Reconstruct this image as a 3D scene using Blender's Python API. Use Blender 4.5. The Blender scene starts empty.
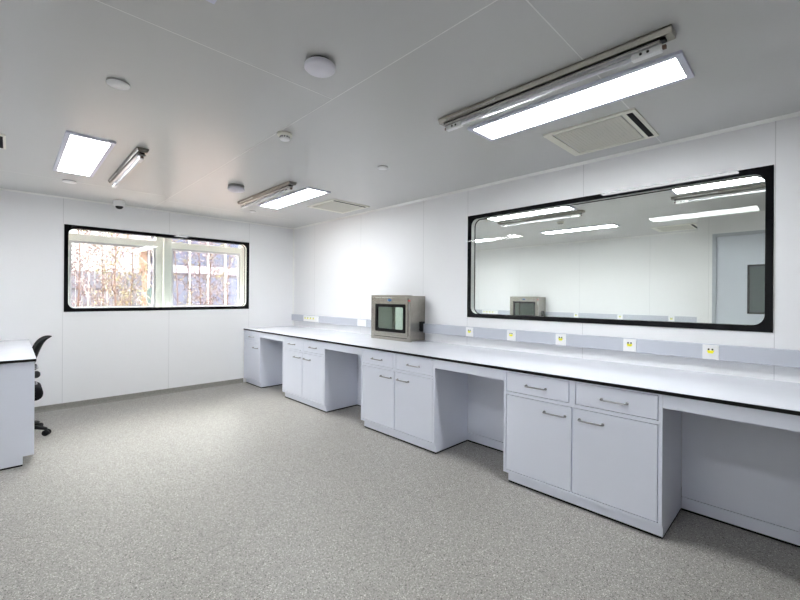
import bpy, bmesh, math, random
from mathutils import Vector, Matrix
random.seed(11)
S = bpy.context.scene
COL = S.collection
PI = math.pi

# ------------------------------------------------------------------ materials
def principled(name, col, rough=.5, metal=0., spec=.5, coat=0.):
    m = bpy.data.materials.new(name); m.use_nodes = True
    b = m.node_tree.nodes['Principled BSDF']
    b.inputs['Base Color'].default_value = (*col, 1)
    b.inputs['Roughness'].default_value = rough
    b.inputs['Metallic'].default_value = metal
    b.inputs['Specular IOR Level'].default_value = spec
    b.inputs['Coat Weight'].default_value = coat
    return m

def noisy(name, col, rough, amt=.03, scale=6., metal=0., bump=0., stretch=None, spec=.5):
    """Principled with a faint procedural variation of tone and finish."""
    m = principled(name, col, rough, metal, spec)
    nt = m.node_tree; N = nt.nodes; L = nt.links; b = N['Principled BSDF']
    tc = N.new('ShaderNodeTexCoord'); mp = N.new('ShaderNodeMapping')
    L.new(tc.outputs['Object'], mp.inputs[0])
    if stretch: mp.inputs['Scale'].default_value = stretch
    nz = N.new('ShaderNodeTexNoise'); nz.inputs['Scale'].default_value = scale; nz.inputs['Detail'].default_value = 3
    L.new(mp.outputs[0], nz.inputs['Vector'])
    cr = N.new('ShaderNodeValToRGB')
    cr.color_ramp.elements[0].position = .3; cr.color_ramp.elements[1].position = .7
    cr.color_ramp.elements[0].color = (*[c*(1-amt) for c in col], 1)
    cr.color_ramp.elements[1].color = (*[min(1, c*(1+amt)) for c in col], 1)
    L.new(nz.outputs[0], cr.inputs[0]); L.new(cr.outputs[0], b.inputs['Base Color'])
    mr = N.new('ShaderNodeMapRange'); mr.inputs['To Min'].default_value = rough*.9; mr.inputs['To Max'].default_value = min(1, rough*1.1)
    L.new(nz.outputs[0], mr.inputs[0]); L.new(mr.outputs[0], b.inputs['Roughness'])
    if bump:
        bp = N.new('ShaderNodeBump'); bp.inputs['Strength'].default_value = bump; bp.inputs['Distance'].default_value = .002
        L.new(nz.outputs[0], bp.inputs['Height']); L.new(bp.outputs[0], b.inputs['Normal'])
    return m

def emission(name, col, strength):
    m = bpy.data.materials.new(name); m.use_nodes = True
    nt = m.node_tree; nt.nodes.clear()
    e = nt.nodes.new('ShaderNodeEmission'); e.inputs[0].default_value = (*col, 1); e.inputs[1].default_value = strength
    o = nt.nodes.new('ShaderNodeOutputMaterial'); nt.links.new(e.outputs[0], o.inputs[0])
    return m

def glass(name, tint, ior=1.45):
    m = bpy.data.materials.new(name); m.use_nodes = True
    nt = m.node_tree; nt.nodes.clear(); N = nt.nodes; L = nt.links
    t = N.new('ShaderNodeBsdfTransparent'); t.inputs[0].default_value = (*tint, 1)
    g = N.new('ShaderNodeBsdfGlossy'); g.inputs['Roughness'].default_value = .01
    lw = N.new('ShaderNodeLayerWeight'); lw.inputs[0].default_value = .5
    pw = N.new('ShaderNodeMath'); pw.operation = 'POWER'; pw.inputs[1].default_value = 5
    f = N.new('ShaderNodeMath'); f.operation = 'MULTIPLY_ADD'; f.inputs[1].default_value = .96; f.inputs[2].default_value = .03
    L.new(lw.outputs['Facing'], pw.inputs[0]); L.new(pw.outputs[0], f.inputs[0])
    mx = N.new('ShaderNodeMixShader'); o = N.new('ShaderNodeOutputMaterial')
    L.new(f.outputs[0], mx.inputs[0]); L.new(t.outputs[0], mx.inputs[1]); L.new(g.outputs[0], mx.inputs[2]); L.new(mx.outputs[0], o.inputs[0])
    return m

def floor_vinyl():
    m = principled('speckled_vinyl', (.4, .38, .35), .48)
    nt = m.node_tree; N = nt.nodes; L = nt.links; b = N['Principled BSDF']
    tc = N.new('ShaderNodeTexCoord')
    vo = N.new('ShaderNodeTexVoronoi'); vo.inputs['Scale'].default_value = 230
    L.new(tc.outputs['Object'], vo.inputs['Vector'])
    sp = N.new('ShaderNodeSeparateColor'); L.new(vo.outputs['Color'], sp.inputs[0])
    cr = N.new('ShaderNodeValToRGB'); cr.color_ramp.interpolation = 'CONSTANT'
    e = cr.color_ramp.elements
    e[0].position = 0; e[0].color = (.09, .083, .072, 1)
    e[1].position = .07; e[1].color = (.25, .237, .216, 1)
    for p, c in ((.34, (.31, .296, .272)), (.72, (.35, .334, .308)), (.93, (.60, .575, .53))):
        k = e.new(p); k.color = (*c, 1)
    L.new(sp.outputs[0], cr.inputs[0])
    nz = N.new('ShaderNodeTexNoise'); nz.inputs['Scale'].default_value = 1.2; nz.inputs['Detail'].default_value = 4
    L.new(tc.outputs['Object'], nz.inputs['Vector'])
    mr = N.new('ShaderNodeMapRange'); mr.inputs['To Min'].default_value = .95; mr.inputs['To Max'].default_value = 1.05
    L.new(nz.outputs[0], mr.inputs[0])
    hs = N.new('ShaderNodeHueSaturation'); L.new(cr.outputs[0], hs.inputs['Color']); L.new(mr.outputs[0], hs.inputs['Value'])
    L.new(hs.outputs[0], b.inputs['Base Color'])
    return m

def leaf_mat(name, cols):
    m = principled(name, cols[0], .6)
    nt = m.node_tree; N = nt.nodes; L = nt.links; b = N['Principled BSDF']
    tc = N.new('ShaderNodeTexCoord'); nz = N.new('ShaderNodeTexNoise'); nz.inputs['Scale'].default_value = 9
    L.new(tc.outputs['Object'], nz.inputs['Vector'])
    cr = N.new('ShaderNodeValToRGB'); e = cr.color_ramp.elements
    e[0].position = .38; e[0].color = (*cols[0], 1); e[1].position = .62; e[1].color = (*cols[-1], 1)
    if len(cols) > 2: k = e.new(.5); k.color = (*cols[1], 1)
    L.new(nz.outputs[0], cr.inputs[0]); L.new(cr.outputs[0], b.inputs['Base Color'])
    return m

M = dict(
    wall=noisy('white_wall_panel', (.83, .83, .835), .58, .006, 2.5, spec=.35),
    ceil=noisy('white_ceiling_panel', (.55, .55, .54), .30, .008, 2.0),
    seam=principled('silicone_seam', (.60, .60, .60), .5),
    ceilseam=principled('ceiling_silicone', (.76, .76, .74), .4),
    trim=principled('white_cove_trim', (.86, .86, .83), .35),
    floor=floor_vinyl(),
    cove=noisy('vinyl_cove', (.25, .245, .22), .45, .12, 60),
    cab=noisy('cabinet_enamel', (.79, .82, .915), .33, .006, 3.0),
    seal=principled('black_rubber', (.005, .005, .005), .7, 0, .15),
    top=noisy('white_laminate', (.72, .735, .785), .25, .008, 4.0),
    edge=principled('black_phenolic_edge', (.005, .005, .005), .5, 0, .2),
    steel=noisy('brushed_steel', (.37, .35, .31), .24, .08, 20., 1., 0., (1, .05, 1)),
    batten=principled('dull_steel', (.30, .285, .25), .32, 1.),
    brightsteel=principled('polished_steel', (.62, .61, .60), .28, 1.),
    chrome=principled('satin_chrome', (.30, .30, .31), .35, .8),
    alu=noisy('grey_trunking', (.51, .53, .585), .38, .01, 4.),
    white=principled('white_plastic', (.86, .86, .86), .35),
    lilac=principled('pale_plastic', (.74, .73, .80), .4),
    cream=principled('cream_enamel', (.80, .79, .70), .4),
    grille=noisy('grille_mesh', (.60, .585, .52), .6, .08, 260.),
    dark=principled('black_plastic', (.008, .008, .009), .5, 0, .25),
    fabric=noisy('black_fabric', (.008, .008, .009), .9, .3, 90., 0., .3, None, .12),
    border=principled('black_glass_border', (.003, .003, .004), .02, 0, .22),
    glass=glass('clear_glass', (.984, .993, .981)),
    boxglass=glass('tinted_glass', (.84, .89, .85)),
    darkglass=principled('dark_glass', (.10, .125, .125), .06, 0, .6),
    spacer=principled('silver_spacer', (.80, .82, .80), .3, .2),
    yellow=principled('yellow_plastic', (.85, .80, .02), .4),
    blue=principled('blue_badge', (.06, .16, .36), .35),
    red=principled('red_print', (.65, .06, .08), .5),
    print=principled('grey_print', (.35, .35, .34), .5),
    door=noisy('pale_door', (.60, .64, .71), .4, .01, 3.),
    doorframe=noisy('grey_door_frame', (.42, .45, .50), .4, .01, 3.),
    lamp=emission('lit_diffuser', (.94, .97, 1.0), 34.),
    lampdim=emission('lit_diffuser_dim', (.94, .97, 1.0), 21.),
    lampframe=principled('lamp_frame', (.66, .67, .78), .4),
    tube=principled('lamp_tube_glass', (.85, .86, .92), .06, 0, .8, .6),
    winframe=principled('window_frame_grey', (.78, .80, .79), .4),
    facade=noisy('facade_render', (.13, .13, .172), .7, .06, 2.),
    bluewin=principled('blue_window', (.05, .06, .105), .2),
    post=principled('white_post', (.45, .45, .50), .5),
    ledge=principled('pale_ledge', (.17, .17, .23), .6),
    ochre=noisy('ochre_pillar', (.14, .085, .065), .7, .12, 5.),
    teal=noisy('teal_board', (0.036, 0.072, 0.078), .6, .1, 5.),
    fence=noisy('fence_slate', (.055, .056, .076), .7, .2, 8.),
    bark=noisy('pink_bark', (0.078, 0.045, 0.036), .8, .3, 14.),
    birch=noisy('pale_bark', (0.270, 0.252, 0.246), .8, .2, 14.),
    leafy=leaf_mat('autumn_leaves', [(.10, .05, .05), (.13, .11, .035), (.07, .08, .03)]),
    leafr=leaf_mat('russet_leaves', [(.09, .05, .06), (.065, .045, .052), (.10, .06, .055)]),
    ground=noisy('earth', (.34, .25, .22), .9, .3, 3.),
)

# ------------------------------------------------------------------ mesh builder
class MB:
    def __init__(s): s.bm = bmesh.new()
    def _merge(s, tmp, mat, mtx=None, smooth=False):
        if mtx is not None: bmesh.ops.transform(tmp, matrix=mtx, verts=tmp.verts)
        mp = {}
        for v in tmp.verts: mp[v] = s.bm.verts.new(v.co)
        for f in tmp.faces:
            try:
                g = s.bm.faces.new([mp[v] for v in f.verts]); g.material_index = mat; g.smooth = smooth
            except ValueError: pass
        tmp.free(); return s
    def box(s, x0, x1, y0, y1, z0, z1, mat=0, b=0., mtx=None, seg=2):
        t = bmesh.new(); bmesh.ops.create_cube(t, size=1)
        for v in t.verts:
            v.co = Vector(((x0+x1)/2+v.co.x*(x1-x0), (y0+y1)/2+v.co.y*(y1-y0), (z0+z1)/2+v.co.z*(z1-z0)))
        if b: bmesh.ops.bevel(t, geom=list(t.edges), offset=b, segments=seg, profile=.5, affect='EDGES')
        return s._merge(t, mat, mtx, False)
    def cyl(s, p0, p1, r, mat=0, seg=20, r2=None, caps=True):
        p0 = Vector(p0); p1 = Vector(p1); d = p1-p0
        t = bmesh.new(); bmesh.ops.create_cone(t, cap_ends=caps, segments=seg, radius1=r, radius2=r if r2 is None else r2, depth=d.length)
        q = d.to_track_quat('Z', 'Y').to_matrix().to_4x4()
        return s._merge(t, mat, Matrix.Translation((p0+p1)/2) @ q, True)
    def lathe(s, prof, c=(0, 0, 0), mat=0, seg=36):
        t = bmesh.new(); rings = []
        for r, z in prof:
            if r < 1e-5: rings.append([t.verts.new((c[0], c[1], c[2]+z))])
            else: rings.append([t.verts.new((c[0]+r*math.cos(2*PI*k/seg), c[1]+r*math.sin(2*PI*k/seg), c[2]+z)) for k in range(seg)])
        for a, b in zip(rings, rings[1:]):
            for k in range(seg):
                k2 = (k+1) % seg
                if len(a) == 1 and len(b) == 1: continue
                if len(a) == 1: t.faces.new((a[0], b[k], b[k2]))
                elif len(b) == 1: t.faces.new((a[k], b[0], a[k2]))
                else: t.faces.new((a[k], b[k], b[k2], a[k2]))
        bmesh.ops.recalc_face_normals(t, faces=t.faces)
        return s._merge(t, mat, None, True)
    def tube(s, pts, radii, mat=0, seg=10):
        pts = [Vector(p) for p in pts]
        if not hasattr(radii, '__len__'): radii = [radii]*len(pts)
        t = bmesh.new(); rings = []; up = Vector((0, 0, 1))
        for i, p in enumerate(pts):
            d = (pts[min(i+1, len(pts)-1)]-pts[max(i-1, 0)]).normalized()
            ref = up if abs(d.dot(up)) < .95 else Vector((0, 1, 0))
            u = d.cross(ref).normalized(); w = d.cross(u)
            rings.append([t.verts.new(p+(u*math.cos(2*PI*k/seg)+w*math.sin(2*PI*k/seg))*radii[i]) for k in range(seg)])
        for a, b in zip(rings, rings[1:]):
            for k in range(seg): t.faces.new((a[k], a[(k+1) % seg], b[(k+1) % seg], b[k]))
        t.faces.new(rings[0]); t.faces.new(rings[-1])
        bmesh.ops.recalc_face_normals(t, faces=t.faces)
        return s._merge(t, mat, None, True)
    def prism(s, poly, axis, a0, a1, mat=0, b=0.):
        """poly of 2D points extruded along axis ('x','y','z')."""
        def p3(p, a):
            return {'x': (a, p[0], p[1]), 'y': (p[0], a, p[1]), 'z': (p[0], p[1], a)}[axis]
        t = bmesh.new()
        A = [t.verts.new(p3(p, a0)) for p in poly]; B = [t.verts.new(p3(p, a1)) for p in poly]; n = len(poly)
        t.faces.new(A); t.faces.new(B)
        for k in range(n): t.faces.new((A[k], A[(k+1) % n], B[(k+1) % n], B[k]))
        bmesh.ops.recalc_face_normals(t, faces=t.faces)
        if b: bmesh.ops.bevel(t, geom=list(t.edges), offset=b, segments=2, profile=.5, affect='EDGES')
        return s._merge(t, mat)
    def ring(s, axis, outer, inner, r_in, a0, a1, mat=0, r_out=0.):
        """rectangular ring with a rounded inner opening, extruded along an axis."""
        n = 8
        def rr(u0, u1, v0, v1, r):
            pts = []
            for cx, cy, st in ((u1-r, v1-r, 0), (u0+r, v1-r, 90), (u0+r, v0+r, 180), (u1-r, v0+r, 270)):
                for k in range(n+1):
                    an = math.radians(st+90*k/n); pts.append((cx+r*math.cos(an), cy+r*math.sin(an)))
            return pts
        O = rr(*outer, max(r_out, 1e-4)); I = rr(*inner, r_in)
        def p3(p, a): return {'x': (a, p[0], p[1]), 'y': (p[0], a, p[1]), 'z': (p[0], p[1], a)}[axis]
        t = bmesh.new()
        V = [[t.verts.new(p3(p, a)) for p in L] for L, a in ((O, a0), (I, a0), (O, a1), (I, a1))]
        m = len(O)
        for k in range(m):
            j = (k+1) % m
            t.faces.new((V[0][k], V[0][j], V[1][j], V[1][k])); t.faces.new((V[2][k], V[3][k], V[3][j], V[2][j]))
            t.faces.new((V[0][k], V[2][k], V[2][j], V[0][j])); t.faces.new((V[1][k], V[1][j], V[3][j], V[3][k]))
        bmesh.ops.recalc_face_normals(t, faces=t.faces)
        return s._merge(t, mat)
    def rbox(s, x0, x1, y0, y1, z0, z1, r, mat=0, mtx=None):
        t = bmesh.new(); bmesh.ops.create_cube(t, size=1)
        for v in t.verts:
            v.co = Vector(((x0+x1)/2+v.co.x*(x1-x0), (y0+y1)/2+v.co.y*(y1-y0), (z0+z1)/2+v.co.z*(z1-z0)))
        bmesh.ops.bevel(t, geom=list(t.edges), offset=r, segments=4, profile=.5, affect='EDGES')
        return s._merge(t, mat, mtx, True)
    def build(s, name, mats, parent=None, loc=(0, 0, 0)):
        if not isinstance(mats, (list, tuple)): mats = [mats]
        me = bpy.data.meshes.new(name); s.bm.normal_update(); s.bm.to_mesh(me); s.bm.free()
        for m in mats: me.materials.append(m)
        o = bpy.data.objects.new(name, me); COL.objects.link(o); o.location = loc
        if parent: o.parent = parent
        return o

def tag(o, label=None, cat=None, group=None, kind=None):
    if label: o['label'] = label
    if cat: o['category'] = cat
    if group: o['group'] = group
    if kind: o['kind'] = kind
    return o
def thing(name, label, cat, loc=(0, 0, 0), rz=0, group=None):
    o = bpy.data.objects.new(name, None); COL.objects.link(o); o.empty_display_size = .1
    o.location = loc; o.rotation_euler = (0, 0, rz)
    return tag(o, label, cat, group)
def dup(root, loc, rz=None, label=None, group=None):
    def rec(o, par):
        c = o.copy(); COL.objects.link(c)
        if par: c.parent = par
        for ch in o.children: rec(ch, c)
        return c
    r = rec(root, None); r.location = loc
    if rz is not None: r.rotation_euler = (0, 0, rz)
    if label: r['label'] = label
    if group: r['group'] = group
    return r
def struct(name, mb, mats, parent=None):
    o = mb.build(name, mats, parent)
    if not parent: o['kind'] = 'structure'
    return o

# ------------------------------------------------------------------ dimensions
XL, XR, YB, YN, ZC = -.75, 3.70, 6.58, -3.6, 2.675
X2, XF2, XD = 3.78, 8.90, 7.50         # next room: near face, far wall, door wall
WR = (.172, 2.70, 1.222, 2.36)         # observation window  y0 y1 z0 z1
WB = (.48, 2.865, 1.225, 2.335)         # garden window       x0 x1 z0 z1

# ------------------------------------------------------------------ shell
m = MB(); m.box(XL-.08, XF2+.08, YN-.08, YB+.08, -.1, 0); struct('floor', m, M['floor'])
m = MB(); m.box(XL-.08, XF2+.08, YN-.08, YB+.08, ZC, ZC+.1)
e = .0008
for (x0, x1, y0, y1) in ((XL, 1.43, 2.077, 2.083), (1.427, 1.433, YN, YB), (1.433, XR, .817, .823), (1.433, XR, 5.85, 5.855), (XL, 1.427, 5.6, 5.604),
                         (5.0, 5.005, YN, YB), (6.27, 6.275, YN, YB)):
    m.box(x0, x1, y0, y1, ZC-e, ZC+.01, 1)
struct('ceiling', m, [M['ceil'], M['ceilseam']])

def wall_y(name, y0, y1, xa, xb, hole=None, seams=(), face=None, z1=ZC, z0=0):
    m = MB()
    if hole:
        a, b, c, d = hole
        m.box(xa, a, y0, y1, z0, z1); m.box(b, xb, y0, y1, z0, z1); m.box(a, b, y0, y1, z0, c); m.box(a, b, y0, y1, d, z1)
    else: m.box(xa, xb, y0, y1, z0, z1)
    for sx in seams:
        parts = [(z0, z1)] if not hole or not (hole[0] < sx < hole[1]) else [(z0, hole[2]), (hole[3], z1)]
        for p, q in parts: m.box(sx-.002, sx+.002, face-.0006, face+.0006, p, q, 1)
    return struct(name, m, [M['wall'], M['seam']])
def wall_x(name, x0, x1, ya, yb, holes=(), seams=(), faces=(), z1=ZC):
    m = MB(); y = ya
    for a, b, c, d in sorted(holes):
        m.box(x0, x1, y, a, 0, z1); m.box(x0, x1, a, b, d, z1); y = b
        if c > 0: m.box(x0, x1, a, b, 0, c)
    m.box(x0, x1, y, yb, 0, z1)
    for sy in seams:
        hs = [h for h in holes if h[0] < sy < h[1]]
        for p, q in ([(0, hs[0][2]), (hs[0][3], z1)] if hs else [(0, z1)]):
            for f in faces: m.box(f-.0006, f+.0006, sy-.002, sy+.002, p, q, 1)
    return struct(name, m, [M['wall'], M['seam']])
PBH = (3.345, 4.035, .905, 1.459)       # opening for the pass box
wall_y('wall_back', YB, YB+.08, XL-.08, XF2+.08, WB, (.472, 1.67, 2.868), YB)
wall_x('wall_right', XR, X2, YN, YB, (WR, PBH), (.165, 1.43, 2.703, 3.38, 4.63, 5.88), (XR,))
wall_x('wall_left', XL-.08, XL, YN, YB, (), (0, 1.25, 2.5, 3.75, 5.0), (XL,))
wall_y('wall_rear', YN-.08, YN, XL-.08, XF2+.08, None, (.5, 1.75, 3.0), YN)
wall_x('wall_far', XF2, XF2+.08, YN, YB, (), (2.17, 3.51, 4.94, 5.95), (XF2,))
# protruding lobby with the door, in the next room
DY0, DY1, DZ = .02, .975, 2.37
wall_x('wall_lobby', XD, XD+.08, YN, 1.20, ((DY0-.04, DY1+.04, 0, DZ+.04),), (1.06,), (XD,))
wall_y('wall_lobby_side', 1.12, 1.20, XD+.08, XF2)

# trims and coving
m = MB(); m.prism([(XR-.022, ZC), (XR, ZC), (XR, ZC-.022), (XR-.006, ZC-.018), (XR-.018, ZC-.006)], 'y', YN, YB); struct('trim_1', m, M['trim'])
m = MB(); m.prism([(YB-.018, ZC), (YB, ZC), (YB, ZC-.018), (YB-.005, ZC-.015), (YB-.015, ZC-.005)], 'x', XL, XR-.022); struct('trim_2', m, M['trim'])
m = MB(); m.prism([(XR-.02, YB), (XR, YB), (XR, YB-.02), (XR-.006, YB-.016), (XR-.016, YB-.006)], 'z', 0, ZC-.022); struct('trim_3', m, M['trim'])
m = MB(); m.prism([(XF2-.02, ZC), (XF2, ZC), (XF2, ZC-.02)], 'y', 1.2, YB); struct('trim_4', m, M['trim'])
def base_profile(face, s): return [(face, 0), (face+s*.03, 0), (face+s*.012, .006), (face+s*.004, .02), (face+s*.004, .068), (face, .072)]
m = MB(); m.prism(base_profile(YB, -1), 'x', .15, 2.78); struct('baseboard_back', m, M['cove'])
m = MB(); m.prism(base_profile(XL, 1), 'y', YN, 4.62); struct('baseboard_left', m, M['cove'])

# ------------------------------------------------------------------ windows
def flush_window(name, axis, rect, f0, f1, spacer_w=.012, bw=.042):
    """flush double window: black printed border on each pane, silver spacer between them; f0 room face, f1 other face"""
    s = 1 if f1 > f0 else -1
    a, b, c, d = rect
    inner = (a+bw, b-bw, c+bw, d-bw)
    m = MB(); m.ring(axis, rect, inner, .075, f0-s*.008, f0+s*.004)
    root = struct(name, m, M['border'])
    m = MB(); m.ring(axis, rect, inner, .075, f1-s*.004, f1+s*.003); m.build('rear_border', M['border'], root)
    sp = (a+bw-spacer_w+.004, b-bw+spacer_w-.004, c+bw-spacer_w+.004, d-bw+spacer_w-.004)
    m = MB(); m.ring(axis, (a, b, c, d), sp, .08, f0+s*.005, f1-s*.005); m.build('spacer', M['spacer'], root)
    for f, nm in ((f0, 'pane'), (f1, 'pane')):
        m = MB()
        g0, g1 = (f-.006, f-.002) if f == f0 else (f-.002, f+.002)
        if axis == 'x': m.box(g0, g1, a+.02, b-.02, c+.02, d-.02)
        else: m.box(a+.02, b-.02, g0, g1, c+.02, d-.02)
        m.build('pane', M['glass'], root)
    return root
flush_window('window_1', 'y', WB, YB, YB+.08)
w2 = flush_window('window_2', 'x', WR, XR, X2)
# the panes lean back by a fraction of a degree, as the lamp reflections show
w2.matrix_world = Matrix.Translation((XR, 0, WR[2])) @ Matrix.Rotation(.0028, 4, 'Y') @ Matrix.Translation((-XR, 0, -WR[2]))

# outer wall of the building with its own framed window
YO = 6.95
OW = (.50, 2.93, 1.20, 2.62)
m = MB()
a, b, c, d = OW
m.box(-3, a, YO, YO+.2, -.3, 3.2); m.box(b, 12, YO, YO+.2, -.3, 3.2); m.box(a, b, YO, YO+.2, -.3, c); m.box(a, b, YO, YO+.2, d, 3.2)
m.box(WB[0]-.06, WB[0]-.03, YB+.08, YO, 1.15, 2.70); m.box(WB[1]+.07, WB[1]+.10, YB+.08, YO, 1.15, 2.70)
m.box(WB[0]-.03, WB[1]+.07, YB+.08, YO, 2.64, 2.70); m.box(WB[0]-.03, WB[1]+.07, YB+.08, YO, 1.15, 1.195)
struct('wall_outer', m, M['trim'])
m = MB()
fw = .045
TZ0, TZ1 = 2.178, 2.275
m.box(a, b, YO+.02, YO+.09, TZ0, TZ1, 0, .004); m.box(a, b, YO+.02, YO+.09, d-.04, d, 0, .004); m.box(a, b, YO+.02, YO+.09, c, c+.05, 0, .004)
m.box(a+.001, a+.06, YO+.016, YO+.092, c+.002, d-.002, 0, .004); m.box(b-.05, b-.001, YO+.016, YO+.092, c+.002, d-.002, 0, .004)
m.box(1.585, 1.80, YO+.016, YO+.092, c+.002, d-.002, 0, .004)
w3 = struct('window_3', m, M['winframe'])
m = MB(); m.box(1.665, 1.765, YO-.1, YO-.02, 1.195, 2.64, 0, .005); m.build('mullion_post', M['winframe'], w3)
for (x0, x1) in ((a+.06, 1.585), (1.80, b-.05)):
    m = MB(); m.ring('y', (x0, x1, c+.05, TZ0), (x0+.028, x1-.028, c+.078, TZ0-.028), .002, YO+.03, YO+.075); m.build('sash', M['post'], w3)
    m = MB(); m.box(x0+.02, x1-.02, YO+.05, YO+.054, c+.07, TZ0-.02); m.build('pane', M['glass'], w3)
    m = MB(); m.box(x0, x1, YO+.05, YO+.054, TZ1, d-.04); m.build('transom_pane', M['glass'], w3)

# door of the next room
m = MB(); m.ring('x', (DY0-.04, DY1+.04, -.001, DZ+.04), (DY0+.005, DY1-.005, -.0005, DZ-.005), .0003, XD-.012, XD+.06)
d1 = struct('door_1', m, M['doorframe'])
WY0, WY1, WZ0, WZ1 = .24, .615, 1.24, 1.93
m = MB()
m.box(XD+.005, XD+.045, DY0+.008, WY0, .008, DZ-.008); m.box(XD+.005, XD+.045, WY1, DY1-.008, .008, DZ-.008)
m.box(XD+.005, XD+.045, WY0, WY1, .008, WZ0); m.box(XD+.005, XD+.045, WY0, WY1, WZ1, DZ-.008)
leaf = m.build('door_leaf', M['door'], d1)
m = MB(); m.ring('x', (WY0-.004, WY1+.004, WZ0-.004, WZ1+.004), (WY0+.022, WY1-.022, WZ0+.022, WZ1-.022), .004, XD+.001, XD+.008); m.build('vision_panel_frame', M['edge'], leaf)
m = MB(); m.box(XD+.012, XD+.03, WY0, WY1, WZ0, WZ1); m.build('vision_panel', M['darkglass'], leaf)
m = MB(); m.cyl((XD+.006, .50, 1.06), (XD-.03, .50, 1.06), .018); m.tube([(XD-.03, .50, 1.06), (XD-.045, .49, 1.06), (XD-.045, .38, 1.06)], .009); m.build('handle', M['chrome'], leaf)

# ------------------------------------------------------------------ benches
ZT = .90
def worktop(name, label, x0, x1, y0, y1, front, endy=None):
    """white top skin over a black phenolic core; the core shows on the free edges"""
    t = thing(name, label, 'worktop', ((x0+x1)/2, (y0+y1)/2, .876))
    lx, ly = (x1-x0)/2, (y1-y0)/2
    m = MB(); m.box(-lx, lx, -ly, ly, .0215, .024, 0, .0006); m.build('top_surface', M['top'], t)
    m = MB(); m.box(-lx, lx, -ly, ly, 0, .0215); m.build('core_board', M['edge'], t)
    return t
XB, XFR, XK, XP = 2.780, 2.785, .026, .515
wt = worktop('lab_worktop', 'long white laboratory worktop with thin black edge along the right wall', XB, XR-.001, -1.18, YB-.002, -1)

def handle_bm(m, yc, z, L=.15):
    """bow handle: rounded bar on two posts, standing off the front at x=0"""
    h = L/2; r = .0055
    m.tube([(.001, yc-h, z), (-.022, yc-h, z), (-.027, yc-h+.006, z), (-.028, yc-h+.02, z), (-.028, yc+h-.02, z), (-.027, yc+h-.006, z), (-.022, yc+h, z), (.001, yc+h, z)], r, 0, 8)
    m.cyl((.001, yc-h, z), (-.003, yc-h, z), .0095, 0, 12); m.cyl((.001, yc+h, z), (-.003, yc+h, z), .0095, 0, 12)

def cabinet(label, w, double, loc, rz=0, depth=XP, group='white lab base cabinets', XK=XK, inset=.03):
    """origin on the floor under the middle of the front; +x runs into the cabinet"""
    t = thing('base_cabinet', label, 'cabinet', loc, rz, group)
    h = w/2; FT = .02; zt = .875
    m = MB(); m.box(FT, depth, -h, h, .08, zt); m.build('body', M['cab'], t)
    m = MB(); m.box(XK, depth, -h, h-inset, .014, .08); m.build('plinth', M['cab'], t)
    m = MB(); m.box(XK+.002, depth-.002, -h+.002, h-.002-inset, 0, .014); m.build('floor_joint_shadow', M['seal'], t)  # black strip paints in the floor joint and its shadow line
    st = .02
    m = MB()
    m.box(0, FT, -h, -h+st, .08, zt); m.box(0, FT, h-st, h, .08, zt)
    m.box(0, FT, -h+st, h-st, .08, .10); m.box(0, FT, -h+st, h-st, .692, .714); m.box(0, FT, -h+st, h-st, .868, zt)
    if double: m.box(0, FT, -.02, .02, .714, .868)
    m.build('face_frame', M['cab'], t)
    g = .0055
    spans = [(-h+st, -.02), (.02, h-st)] if double else [(-h+st, h-st)]
    for (a, b) in spans:
        m = MB(); m.box(.0005, FT-.002, a+g, b-g, .714+g, .868-g, 0, .0012); dr = m.build('drawer', M['cab'], t)
        m = MB(); handle_bm(m, (a+b)/2, .783); m.build('handle', M['chrome'], dr)
    dspans = [(-h+st, 0, -.125), (0, h-st, .125)] if double else [(-h+st, h-st, None)]
    for (a, b, hy) in dspans:
        m = MB(); m.box(.0005, FT-.002, a+g, b-g, .10+g, .692-g, 0, .0012); dr = m.build('door', M['cab'], t)
        if hy is None: hy = a+.13
        m = MB(); handle_bm(m, hy, .617); m.build('handle', M['chrome'], dr)
    return t
cw = 1.07
cab4 = cabinet('double-door white base cabinet nearest the camera, right of the lab bench kneeholes', cw, True, (XFR, 1.143, 0))
dup(cab4, (XFR, 2.930, 0), label='double-door white base cabinet in front of the steel pass box on the bench')
dup(cab4, (XFR, 4.716, 0), label='double-door white base cabinet next to the narrow cabinet in the far corner')
cabinet('narrow single-door white base cabinet at the bench end against the window wall', .585, False, (XFR, 6.268, 0))
cab5 = None

# kneehole rails and service panels
knee = [(5.251, 5.975, 'leftmost kneehole, beside the narrow corner cabinet'), (3.465, 4.181, 'kneehole left of the cabinet below the pass box'),
        (1.678, 2.395, 'kneehole between the two nearest cabinets'), (-1.10, .608, 'wide kneehole at the right edge of the photo')]
for i, (y0, y1, where) in enumerate(knee):
    m = MB(); m.box(XFR, XFR+.02, y0+.0015, y1-.0015, .795, .875, 0, .001)
    tag(m.build('apron_rail', M['cab']), 'white rail above the '+where, 'rail', 'kneehole rails')
    t = thing('service_panel', 'white back panel closing the '+where, 'panel', (XFR+XP, (y0+y1)/2, 0), 0, 'kneehole back panels')
    h = (y1-y0)/2-.0015
    m = MB(); m.box(0, .018, -h, h, .094, .874); m.build('upper_panel', M['cab'], t)
    m = MB(); m.box(-.003, .018, -h, h, .014, .090); m.build('skirting', M['cab'], t)
    m = MB(); m.box(-.001, .018, -h, h, 0, .014); m.build('floor_joint_shadow', M['seal'], t)  # dark joint shadow at the floor, painted as a black strip
m = MB(); m.box(XFR, XR-.002, -1.13, -1.102, 0, .875); tag(m.build('bench_end_panel', M['cab']), 'white end panel supporting the near end of the lab worktop', 'panel')

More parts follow.
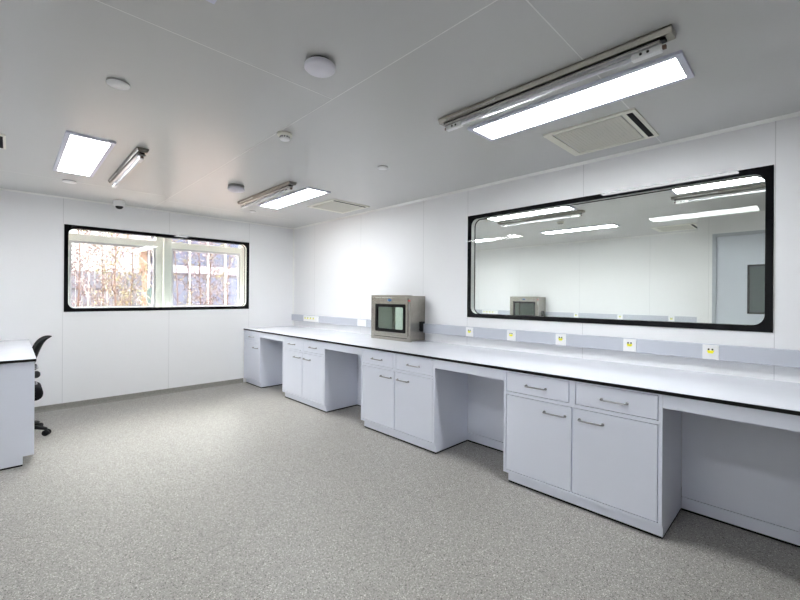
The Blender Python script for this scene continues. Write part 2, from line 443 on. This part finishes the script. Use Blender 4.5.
# left bench with chair
worktop('side_worktop', 'short white worktop with black edge at the left edge of the photo', XL+.001, .160, 4.60, YB-.002, 1)
LXF = .150
c = cabinet('grey-white cabinet with plain end panel under the left worktop, nearest the camera', .59, False, (LXF, 4.91, 0), PI, .88, 'cabinets under the left worktop', .07, 0)
dup(c, (LXF, 6.28, 0), PI, 'grey-white cabinet in the left corner, hidden behind the end cabinet')
m = MB(); m.box(LXF-.02, LXF, 5.208, 5.983, .835, .875); tag(m.build('apron_rail', M['cab']), 'white rail under the left worktop above the black chair', 'rail', 'kneehole rails')

# ------------------------------------------------------------------ trunking and sockets
TX = XR-.05
for ta, tb, lbl in ((-1.59, 3.328, 'long grey cable trunking on the right wall, below the observation window'),
                    (4.052, YB-.022, 'grey cable trunking on the right wall, between the pass box and the far corner')):
    m = MB(); m.prism([(XR-.001, 1.005), (TX+.004, 1.005), (TX, 1.009), (TX, 1.112), (TX+.004, 1.116), (XR-.001, 1.116)], 'y', ta, tb)
    tag(m.build('wall_trunking', M['alu']), lbl, 'trunking', 'grey cable trunking')

def socket(label, loc, n=1, w=.096, h=.104, blank=False, rz=0, group='wall sockets on the trunking'):
    t = thing('wall_socket', label, 'socket', loc, rz, group)
    W = w if n == 1 else .47
    m = MB(); m.box(-.009, 0, -W/2, W/2, -h/2, h/2, 0, .0025); m.build('plate', M['white'], t)
    if blank:
        m = MB(); m.box(-.011, -.008, -.03, .03, -.03, .03, 0, .001); m.build('rocker', M['white'], t); return t
    for k in range(n):
        y = 0 if n == 1 else (-W/2+.06+k*(W-.12)/(n-1))
        if n > 1 and k == 0:
            m = MB(); m.box(-.012, -.008, y-.03, y+.03, -.03, .03, 0, .001); m.build('rocker', M['white'], t); continue
        m = MB(); m.prism([(y-.022, .012), (y+.022, .012), (y+.014, -.008), (y-.014, -.008)], 'x', -.0125, -.008); m.build('yellow_flap', M['yellow'], t)
        for s in (-1, 1):
            m = MB(); m.box(-.0115, -.008, y+s*.011-.005, y+s*.011+.005, .014, .026); m.build('socket_hole', M['print'] if n > 1 else M['dark'], t)
    return t
SZ = 1.0605
s0 = socket('white socket with yellow flap below the lower left corner of the observation window', (TX, 2.63, SZ))
for y, lb in ((2.115, 'second from the left under the observation window'), (1.605, 'middle one under the observation window'),
              (1.03, 'fourth from the left under the observation window'), (.50, 'nearest the camera, below the right end of the window')):
    dup(s0, (TX, y, SZ), label='white yellow-flapped socket, '+lb)
socket('wide white socket strip with yellow flaps on the trunking near the far corner', (TX, 5.90, SZ), 5, .47, .10)
socket('small blank white plate on the trunking left of the pass box', (TX, 4.53, SZ), 1, .20, .10, True)

# ------------------------------------------------------------------ pass box
def pass_box(label, loc, D=.385, W=.72, H=.565):
    """front at local x=0 facing -x, depth +x, origin on the bench"""
    t = thing('pass_box', label, 'pass box', loc, 0, 'steel pass boxes')
    h = W/2
    wy0, wy1, wz0, wz1 = -h+.085, h-.10, .11, .445
    m = MB()
    m.ring('x', (-h+.018, h-.018, .008, H-.008), (-h+.03, h-.03, .022, H-.022), .004, .03, D)
    m.build('housing', M['steel'], t)
    m = MB(); m.ring('x', (-h, h, 0, H), (-h+.035, h-.035, .062, H-.03), .012, 0, .032, 0, .004); m.build('front_frame', M['steel'], t)
    m = MB(); m.box(-.002, .001, -h+.055, h-.055, .036, .044); m.build('tray_slot', M['dark'], t)
    # door with black gasketed window
    m = MB(); m.ring('x', (-h+.037, h-.037, .064, H-.032), (wy0, wy1, wz0, wz1), .01, -.006, .028); dr = m.build('door', M['steel'], t)
    m = MB(); m.ring('x', (wy0-.008, wy1+.008, wz0-.008, wz1+.008), (wy0+.03, wy1-.03, wz0+.03, wz1-.03), .02, -.010, .012, 0, .012); m.build('window_gasket', M['seal'], dr)
    m = MB(); m.box(.0, .006, wy0+.01, wy1-.01, wz0+.01, wz1-.01); m.build('window_glass', M['boxglass'], dr)
    m = MB(); m.lathe([(0, .004), (.030, .004), (.034, .002), (.034, 0)], seg=28)
    bmesh.ops.transform(m.bm, matrix=Matrix.Translation((-.006, .0, H-.062)) @ Matrix.Rotation(-PI/2, 4, 'Y') @ Matrix.Diagonal((.5, 1.15, 1, 1)), verts=m.bm.verts)
    m.build('blue_badge', M['blue'], dr)
    # control strip at the right of the door (towards -y): red mark, small display plate
    m = MB(); m.box(-.002, 0.001, -h+.003, -h+.033, H-.075, H-.06); m.build('red_mark', M['red'], t)
    m = MB(); m.box(-.003, 0.001, -h+.006, -h+.031, H-.185, H-.105, 0, .001); m.build('control_plate', M['print'], t)
    m = MB(); m.box(.20, .258, -h-.006, -h+.019, .12, .24, 0, .006); m.build('cable_gland', M['dark'], t)
    m = MB(); m.ring('x', (-h+.03, h-.03, .022, H-.022), (-h+.06, h-.06, .07, H-.06), .01, D-.03, D-.001); rd = m.build('rear_door', M['steel'], t)
    m = MB(); m.box(D-.018, D-.013, -h+.056, h-.056, .066, H-.056); m.build('window_glass', M['boxglass'], rd)
    m = MB(); m.ring('x', (-h+.031, h-.031, .023, H-.023), (-h+.034, h-.034, .026, H-.026), .003, .034, D-.032); m.build('inner_lining', M['trim'], t)
    m = MB(); m.box(.04, D-.04, -h+.036, h-.036, .075, .083); m.build('inner_shelf', M['brightsteel'], t)
    return t
pb = pass_box('stainless steel pass box with dark window on the bench against the right wall', (3.420, 3.690, ZT))

# ------------------------------------------------------------------ ceiling fittings
def ceiling_light(label, x, y, group='flat square-edged ceiling panels'):
    t = thing('ceiling_light', label, 'ceiling light', (x, y, ZC), 0, group)
    m = MB(); m.ring('z', (-.155, .155, -.645, .645), (-.124, .124, -.614, .614), .002, -.016, 0); m.build('frame', M['lampframe'], t)
    m = MB(); m.box(-.124, .124, -.614, .614, -.013, -.004); m.build('diffuser', M['lamp'], t)
    return t
LG = 'flat rectangular ceiling lights'
cl = ceiling_light('large bright rectangular ceiling light at upper right, nearest the camera', 2.515, 1.09, LG)
dup(cl, (.445, 4.535, ZC), label='bright rectangular ceiling light at upper left, near the window wall')
dup(cl, (2.53, 4.575, ZC), label='bright rectangular ceiling light towards the far corner, beside a steel lamp batten')
cl4 = dup(cl, (.445, 1.09, ZC), label='bright rectangular ceiling light over the camera position, outside the photo')
for ch in cl4.children:                 # this lamp is dimmed: own mesh copy with a weaker diffuser
    if ch.name.startswith('diffuser'):
        ch.data = ch.data.copy(); ch.data.materials[0] = M['lampdim']
dup(cl, (5.40, 2.87, ZC), label='rectangular light seen at the top left of the observation window, in the next room')
dup(cl, (5.40, .46, ZC), label='rectangular light seen at the top right corner of the observation window, in the next room')
dup(cl, (7.24, 2.89, ZC), label='light strip seen in the middle of the observation window, in the next room')
dup(cl, (7.24, 5.30, ZC), label='light strip cut by the left edge of the observation window, in the next room')
dup(cl, (5.40, 5.30, ZC), label='added light in the next room, hidden left of the observation window')  # unseen lamp, added to brighten the next room

def lamp_batten(label, x, y, flip=1):
    """steel batten under the ceiling with a bare germicidal tube hanging below it on white holders"""
    t = thing('ceiling_lamp_batten', label, 'lamp', (x, y, ZC), 0, 'bare tube lamps in steel battens')
    L = .68
    m = MB(); m.prism([(-.045, 0), (.045, 0), (.045, -.010), (.034, -.032), (-.034, -.032), (-.045, -.010)], 'y', -L, L, 0, .0015)
    b = m.build('batten', M['batten'], t)
    m = MB(); m.box(-.0425, -.0375, L-.45, L-.07, -.026, -.014); m.build('inlay_strip', M['brightsteel'], b)
    m = MB(); m.prism([(-.018, -.032), (.018, -.032), (.018, -.041), (-.018, -.041)], 'y', -L+.03, L-.03); m.build('spine', M['dark'], b)
    m = MB(); m.prism([(-.030, -.041), (.030, -.041), (.034, -.052), (.030, -.054), (-.030, -.054), (-.034, -.052)], 'y', -L+.05, L-.05); m.build('reflector', M['brightsteel'], t)
    m = MB(); m.cyl((0, -L+.16, -.069), (0, L-.16, -.069), .0115, 0, 16); m.build('tube', M['tube'], t)
    for s in (-1, 1):
        m = MB(); m.rbox(-.018, .018, min(s*(L-.17), s*(L-.045)), max(s*(L-.17), s*(L-.045)), -.085, -.053, .005); hd = m.build('lamp_holder', M['white'], t)
        for k in (0, 1):
            m = MB(); m.cyl((-.0175, s*(L-.10-.03*k), -.069), (-.020, s*(L-.10-.03*k), -.069), .0065, 0, 12); m.build('contact', M['dark'], hd)
        m = MB(); m.box(-.008, .010, min(s*(L-.045), s*(L-.03)), max(s*(L-.045), s*(L-.03)), -.075, -.060); m.build('wire_nut', M['ochre'], hd)
    return t
lb = lamp_batten('steel batten with bare tube beside the nearest ceiling light at upper right', 2.15, 1.115)
dup(lb, (.785, 4.57, ZC), label='steel batten with bare tube beside the upper left ceiling light')
dup(lb, (2.165, 4.56, ZC), label='steel batten with bare tube beside the far ceiling light, mid ceiling')
dup(lb, (5.74, 2.89, ZC), label='lamp batten below the top left light in the observation window view')
dup(lb, (5.76, .50, ZC), label='lamp batten below the top right light in the observation window view')

def cassette(label, x, y):
    t = thing('ceiling_vent', label, 'vent', (x, y, ZC), 0, 'square ceiling vents')
    h = .30
    m = MB(); m.ring('z', (-h, h, -h-.01, h+.01), (-h+.035, h-.035, -h+.075, h-.045), .003, -.012, 0, 0, .006); m.build('frame', M['cream'], t)
    m = MB(); m.box(-h+.05, h-.05, -h+.085, h-.06, -.012, -.002, 0, .003)
    for k in range(1, 20): 
        y0 = -h+.085+k*(2*h-.145)/20; m.box(-h+.06, h-.06, y0-.001, y0+.001, -.0135, -.011)
    m.build('grille', M['grille'], t)
    m = MB(); m.box(-h+.04, h-.04, -h+.015, -h+.05, -.0145, -.008); m.build('air_slot', M['seal'], t)
    m = MB(); m.box(-h+.02, h-.02, -h+.02, h-.02, -.004, -.0005); m.build('backing', M['seam'], t)
    return t
v = cassette('cream square ceiling vent with a black slot, right of the nearest light', 3.165, 1.10)
dup(v, (3.20, 4.50, ZC), label='cream square ceiling vent near the far corner, right of the far light')
v3 = dup(v, (-.238, 4.53, ZC), PI/2, label='cream ceiling vent cut off by the left edge of the photo')
v3.scale = (.66, .66, 1)
dup(v, (8.25, 1.62, ZC), label='ceiling vent with black slot seen through the window, left of the far door')

def lathe_thing(name, label, cat, x, y, parts, group=None):
    t = thing(name, label, cat, (x, y, ZC), 0, group)
    for nm, prof, mat in parts:
        m = MB(); m.lathe(prof); m.build(nm, M[mat], t)
    return t
lathe_thing('smoke_alarm', 'large round pale disc alarm on the ceiling near the top of the photo', 'ceiling sensor', 1.155, 1.797,
    [('base', [(0, 0), (.060, 0), (.060, -.018), (0, -.018)], 'dark'), ('cover', [(0, -.014), (.074, -.014), (.080, -.020), (.080, -.036), (.074, -.042), (.03, -.044), (.028, -.047), (0, -.047)], 'lilac')], 'ceiling sensors')
lathe_thing('smoke_alarm', 'round grey-rimmed disc alarm on the ceiling left of the far lamp batten', 'ceiling sensor', 1.80, 4.48,
    [('base', [(0, 0), (.085, 0), (.085, -.022), (0, -.022)], 'print'), ('cover', [(0, -.022), (.08, -.022), (.088, -.028), (.088, -.052), (.08, -.06), (0, -.062)], 'lilac')], 'ceiling sensors')
sd = lathe_thing('smoke_detector', 'small cream smoke detector with dark slots in the middle of the ceiling', 'ceiling sensor', 1.48, 2.78,
    [('base', [(0, 0), (.056, 0), (.056, -.012), (.05, -.02), (0, -.02)], 'cream'), ('chamber', [(0, -.02), (.036, -.02), (.036, -.036), (.04, -.038), (.034, -.047), (0, -.050)], 'white')], 'ceiling sensors')
for k in range(12):
    an = 2*PI*k/12
    m = MB(); m.box(.034, .0375, -.004, .004, -.034, -.024, 0, 0, Matrix.Rotation(an, 4, 'Z')); m.build('vent_slot', M['dark'], sd)
dup(sd, (6.38, 2.83, ZC), label='small smoke detector seen through the observation window, between its lights')
def disc(label, x, y, r, mat='white'):
    lathe_thing('ceiling_disc', label, 'cover disc', x, y, [('rim', [(0, 0), (r*.98, 0), (r*.98, -.007), (0, -.007)], 'print'), ('plate', [(0, -.005), (r*.92, -.005), (r, -.009), (r*.96, -.014), (0, -.016)], mat)], 'white ceiling cover discs')
disc('flat white round disc on the ceiling above the upper left light', .44, 2.80, .058)
disc('small white round disc on the ceiling right of the far ceiling light', 2.52, 2.83, .05)
disc('small pale round disc on the ceiling below the upper left light', .45, 5.60, .062)
disc('tiny white round disc on the ceiling in front of the far corner', 2.51, 5.65, .045)
t = thing('ceiling_camera', 'white dome camera with dark lens on the ceiling above the garden window', 'camera', (1.01, 6.30, ZC))
m = MB(); m.lathe([(0, 0), (.058, 0), (.064, -.01), (.064, -.06), (.056, -.075), (0, -.075)]); m.build('housing', M['white'], t)
m = MB(); m.lathe([(.044, -.07), (.042, -.085), (.033, -.10), (.018, -.109), (0, -.112)]); m.build('dome', M['dark'], t)

# ------------------------------------------------------------------ office chair (faces -x, pushed under the left worktop)
t = thing('office_chair', 'black office chair on castors pushed under the left worktop', 'chair', (.01, 5.60, 0), 0)
m = MB(); m.lathe([(0, .085), (.045, .085), (.045, .12), (.03, .15), (0, .15)]); m.cyl((0, 0, .15), (0, 0, .30), .024); m.cyl((0, 0, .30), (0, 0, .35), .014); m.build('gas_lift', M['dark'], t)
for k in range(5):
    an = -28*PI/180+2*PI*k/5
    d = Vector((math.cos(an), math.sin(an), 0))
    m = MB(); m.tube([d*.03+Vector((0, 0, .11)), d*.15+Vector((0, 0, .10)), d*.27+Vector((0, 0, .075)), d*.295+Vector((0, 0, .068))], [.026, .022, .017, .014], 0, 10); lg = m.build('base_leg', M['dark'], t)
    m = MB(); n = Vector((-d.y, d.x, 0)); p = d*.295+Vector((0, 0, .03))
    for s in (-1, 1): m.cyl(p+n*s*.008, p+n*s*.027, .030, 0, 18)
    m.cyl(p-n*.01, p+n*.01, .012, 0, 10); m.cyl(p, p+Vector((0, 0, .045)), .008, 0, 8); m.build('castor', M['dark'], lg)
m = MB(); m.rbox(-.24, .232, -.235, .235, .375, .515, .06); m.build('seat', M['fabric'], t)
m = MB(); m.rbox(-.12, .14, -.09, .09, .34, .385, .012); m.build('seat_mechanism', M['dark'], t)
# backrest: profile curving back at the top, given width and taper
prof = [(.080, .60, .035), (.092, .66, .042), (.106, .74, .044), (.128, .82, .044), (.155, .90, .044), (.182, .955, .042), (.222, .992, .036), (.272, 1.008, .022)]
m = MB(); bmv = []
for (x, z, th) in prof:
    row = []
    wd = .215-.05*max(0, (z-.85)/.15)-.04*max(0, (.68-z)/.08)
    for side in (0, 1):
        for k in range(9):
            y = wd*(k/4-1); cz = .03*(1-(k/4-1)**2)
            row.append(m.bm.verts.new((x+cz*.8+(th if side else 0), (y if not side else -y), z)))
    bmv.append(row)
for a_, b_ in zip(bmv, bmv[1:]):
    n = len(a_)
    for k in range(n):
        f = m.bm.faces.new((a_[k], a_[(k+1) % n], b_[(k+1) % n], b_[k])); f.smooth = True
m.bm.faces.new(bmv[0]); m.bm.faces.new(bmv[-1]); bmesh.ops.recalc_face_normals(m.bm, faces=m.bm.faces)
bk = m.build('backrest', M['fabric'], t); sub = bk.modifiers.new('round', 'SUBSURF'); sub.levels = 1; sub.render_levels = 2
m = MB(); m.tube([(.05, 0, .365), (.10, 0, .36), (.15, 0, .40), (.155, 0, .54), (.15, 0, .62), (.155, 0, .70)], [.02, .022, .022, .02, .018, .014], 0, 12); m.build('back_stem', M['chrome'], t)
for s in (-1, 1):
    m = MB(); m.tube([(.04, s*.20, .42), (.05, s*.265, .43), (.055, s*.285, .50), (.055, s*.285, .62), (.05, s*.28, .66)], .014, 0, 10); ar = m.build('arm_support', M['dark'], t)
    m = MB(); m.rbox(-.06, .205, s*.28-.035, s*.28+.035, .62, .69, .03); m.build('arm_pad', M['dark'], ar)

# ------------------------------------------------------------------ next room
wt2 = worktop('far_worktop', 'white worktop along the far wall of the next room, behind the window', XF2-.75, XF2-.001, 1.65, YB-.002, -1)
c6 = dup(cab4, (XF2-.74, 4.65, 0), label='double-door base cabinet under the far worktop in the next room', group='base cabinets in the next room')
dup(cab4, (XF2-.74, 2.30, 0), label='double-door base cabinet under the far worktop near the door wall', group='base cabinets in the next room')
for ta, tb, lbl in ((1.21, 4.258, 'grey trunking on the far wall behind the window, between its pass box and door'),
                    (4.982, YB-.01, 'grey trunking on the far wall behind the window, left of its pass box')):
    m = MB(); m.prism([(XF2-.001, 1.005), (XF2-.05, 1.005), (XF2-.05, 1.116), (XF2-.001, 1.116)], 'y', ta, tb)
    tag(m.build('wall_trunking', M['alu']), lbl, 'trunking', 'grey cable trunking')
for y, lbl in ((3.56, 'right of the far pass box'), (2.68, 'in the middle'), (1.80, 'nearest the door')):
    dup(s0, (XF2-.05, y, SZ), label='tiny white socket on the far trunking behind the window, '+lbl, group='sockets seen through the window')
socket('wide white socket strip on the far trunking at the lower left window corner', (XF2-.05, 5.75, SZ), 5, .47, .10, False, 0, 'sockets seen through the window')
dup(pb, (XF2-.386, 4.62, ZT), label='stainless steel pass box seen through the observation window, on the far wall')

# ------------------------------------------------------------------ outdoors
m = MB(); m.box(-14, 22, YO+.2, 40, -.4, -.25); struct('ground', m, M['ground'])
GZ = -.25
# garden fence
t = thing('garden_fence', 'dark slate garden fence behind the bare trees at left', 'fence', (0, 12.6, GZ))
m = MB()
for k in range(60):
    x = -5+k*.128
    if x > 2.45: break
    m.box(x, x+.118, -.012, .012, .05, 2.28)
m.build('boards', M['fence'], t)
for k in range(5):
    m = MB(); m.box(-4.9+k*1.78, -4.82+k*1.78, -.09, -.012, 0, 2.32); m.build('fence_post', M['fence'], t)
m = MB(); m.box(-5, 2.45, -.05, -.012, 1.85, 1.93); m.box(-5, 2.45, -.05, -.012, .45, .53); m.build('rail', M['fence'], t)
# building across the yard
t = thing('office_building', 'pale low building with white posts and blue windows across the yard', 'building', (0, 14.5, GZ))
bx0, bx1 = 2.75, 16.
m = MB(); m.box(bx0+.25, bx1, .05, 6, 0, 5.6); m.build('wall', M['facade'], t)
m = MB(); m.box(bx0-.25, bx0+.75, -.9, .05, 3.12, 3.34); m.build('canopy', M['post'], t)
m = MB(); m.box(bx0-.02, bx0+.16, -.7, -.5, 0, 3.12); m.build('pillar', M['ochre'], t)
m = MB(); m.box(bx0+.12, bx0+.62, -.28, -.2, 0, 1.9); m.build('board', M['teal'], t)
m = MB(); m.box(bx0+.25, bx1, -.06, .05, 2.42, 2.68); m.build('ledge', M['ledge'], t)
x = bx0+.33; k = 0
while x < 9.5:
    m = MB(); m.box(x, x+.04, -.10, .05, 0, 5.4); m.build('post', M['post'], t)
    for z0, z1, nm in ((2.70, 3.6, 'upper_window'), (3.7, 4.6, 'upper_window'), (1.0, 2.3, 'lower_window')):
        m = MB(); m.box(x+.09, x+.55, .0, .052, z0, z1); m.build('window_pane', M['bluewin'], t)
    x += .585; k += 1

def tree(label, x, y, h, bark, leaf, nb=9, nl=220, spread=.55, r=.02, seed=0, z_lo=.3):
    rnd = random.Random(seed)
    t = thing('young_tree', label, 'tree', (x, y, GZ), 0, 'young trees outside the garden window')
    m = MB(); ln = Vector((rnd.uniform(-.03, .03), rnd.uniform(-.03, .03), 0)); pts = []
    for k in range(9):
        f = k/8; pts.append(Vector((ln.x*h*f+.02*math.sin(3*f*PI+seed), ln.y*h*f+.02*math.cos(4*f*PI+seed), h*f)))
    m.tube(pts, [r*(1-.75*k/8) for k in range(9)], 0, 8)
    tips = []
    for k in range(nb):
        f = z_lo+(1-z_lo)*(k+.5)/nb; i = int(f*8); p = pts[i].lerp(pts[min(8, i+1)], f*8-i)
        an = rnd.uniform(0, 2*PI); le = spread*(1.15-f*.6)*rnd.uniform(.7, 1.3)
        q = p; br = [p]
        for s in range(1, 5):
            q = q+Vector((math.cos(an)*le/4, math.sin(an)*le/4, le/4*(.7+.35*s/2)))+Vector((rnd.uniform(-.03, .03), rnd.uniform(-.03, .03), 0)); br.append(q)
        m.tube(br, [r*.38, r*.3, r*.24, r*.18, r*.1], 0, 5); tips += br[1:]
        for s in (2, 3):
            a2 = an+rnd.choice((-1, 1))*rnd.uniform(.5, 1.1); le2 = le*.5
            q2 = br[s]+Vector((math.cos(a2)*le2*.6, math.sin(a2)*le2*.6, le2*.7)); m.tube([br[s], br[s].lerp(q2, .5)+Vector((0, 0, .02)), q2], [r*.2, r*.15, r*.07], 0, 5); tips += [q2, br[s].lerp(q2, .5)]
    m.build('trunk', M[bark], t)
    m = MB()
    for k in range(nl):
        c = rnd.choice(tips)+Vector((rnd.gauss(0, .06), rnd.gauss(0, .06), rnd.gauss(0, .05)))
        s = rnd.uniform(.012, .028)
        u = Vector((rnd.gauss(0, 1), rnd.gauss(0, 1), rnd.gauss(0, 1))).normalized(); w = u.cross(Vector((rnd.gauss(0, 1), rnd.gauss(0, 1), rnd.gauss(0, 1)))).normalized(); n = u.cross(w)
        V = [m.bm.verts.new(c+u*s*a_+w*s*b_+n*s*cc) for a_, b_, cc in ((-1, 0, 0), (-.2, .5, .12), (1, 0, 0), (-.2, -.5, .12))]
        m.bm.faces.new(V[:3]); m.bm.faces.new((V[0], V[2], V[3]))
    m.build('foliage', M[leaf], t)
    return t
def xat(u, y):
    """ground position along the sight line through the garden window for a tree at distance y (metres beyond the camera)"""
    A = math.radians(45.724); k = (u-400)/399.3
    return y*(math.cos(A)+math.sin(A)*k)/(math.sin(A)-math.cos(A)*k)
spec = [(79, 9.0, 3.0, 'bark', 'leafr', 'leftmost thin pinkish tree with russet leaves outside the window'),
        (88, 9.8, 3.1, 'birch', 'leafr', 'pale-barked thin tree, second from left outside the window'),
        (101, 10.6, 3.0, 'bark', 'leafr', 'thin russet tree between the pale trunks in the left pane'),
        (110, 10.2, 2.7, 'birch', 'leafy', 'pale-barked thin tree in the middle of the left pane'),
        (117, 8.6, 3.1, 'bark', 'leafy', 'pinkish tree with yellow-green leaves in the left pane'),
        (133, 9.6, 2.6, 'bark', 'leafy', 'leafy young tree just left of the ochre pillar outside'),
        (150, 9.4, 2.9, 'birch', 'leafy', 'pale thin tree left of the window mullion post'),
        (177, 9.0, 2.5, 'bark', 'leafy', 'yellowish tree at the left side of the right pane'),
        (199, 9.2, 2.6, 'bark', 'leafr', 'russet tree left of centre in the right pane'),
        (213, 9.8, 2.4, 'bark', 'leafr', 'bushy russet tree right of centre in the right pane'),
        (228, 9.2, 2.5, 'bark', 'leafy', 'yellow-leaved tree near the right end of the right pane')]
for i, (u, y, h, bk_, lf, lbl) in enumerate(spec):
    tree(lbl, xat(u, y), y, h*1.28, bk_, lf, 26, 1500 if lf == 'leafr' else 1100, .46, .018, 40+i, .15)

# ------------------------------------------------------------------ daylight
w = bpy.data.worlds.new('World'); S.world = w; w.use_nodes = True
nt = w.node_tree; bg = nt.nodes['Background']
tc = nt.nodes.new('ShaderNodeTexCoord'); sx = nt.nodes.new('ShaderNodeSeparateXYZ'); cr = nt.nodes.new('ShaderNodeValToRGB')
nt.links.new(tc.outputs['Generated'], sx.inputs[0]); nt.links.new(sx.outputs['Z'], cr.inputs[0])
# overcast sky, much brighter overhead than at the horizon
e_ = cr.color_ramp.elements
e_[0].position = .10; e_[0].color = (.062, .062, .065, 1); e_[1].position = .62; e_[1].color = (1, .962, .965, 1)
k_ = e_.new(.40); k_.color = (.19, .186, .188, 1)
nt.links.new(cr.outputs[0], bg.inputs[0]); bg.inputs[1].default_value = 29.0

# ------------------------------------------------------------------ camera
cam = bpy.data.cameras.new('camera'); co = bpy.data.objects.new('camera', cam); COL.objects.link(co)
cam.sensor_width = 36; cam.lens = 36*399.3/800; cam.shift_y = -3.6/800; cam.clip_start = .05; cam.clip_end = 200
A = math.radians(45.724)
co.matrix_world = Matrix.Translation((0, 0, 1.45)) @ Matrix.Rotation(A-PI/2, 4, 'Z') @ Matrix.Rotation(PI/2, 4, 'X') @ Matrix.Rotation(math.radians(.393), 4, 'Z')
S.camera = co
S.view_settings.view_transform = 'Standard'; S.view_settings.look = 'None'; S.view_settings.gamma = 1; S.view_settings.use_curve_mapping = False
S.view_settings.exposure = 0.25
S.cycles.max_bounces = 14; S.cycles.diffuse_bounces = 8; S.cycles.transparent_max_bounces = 24; S.cycles.caustics_reflective = False; S.cycles.caustics_refractive = False
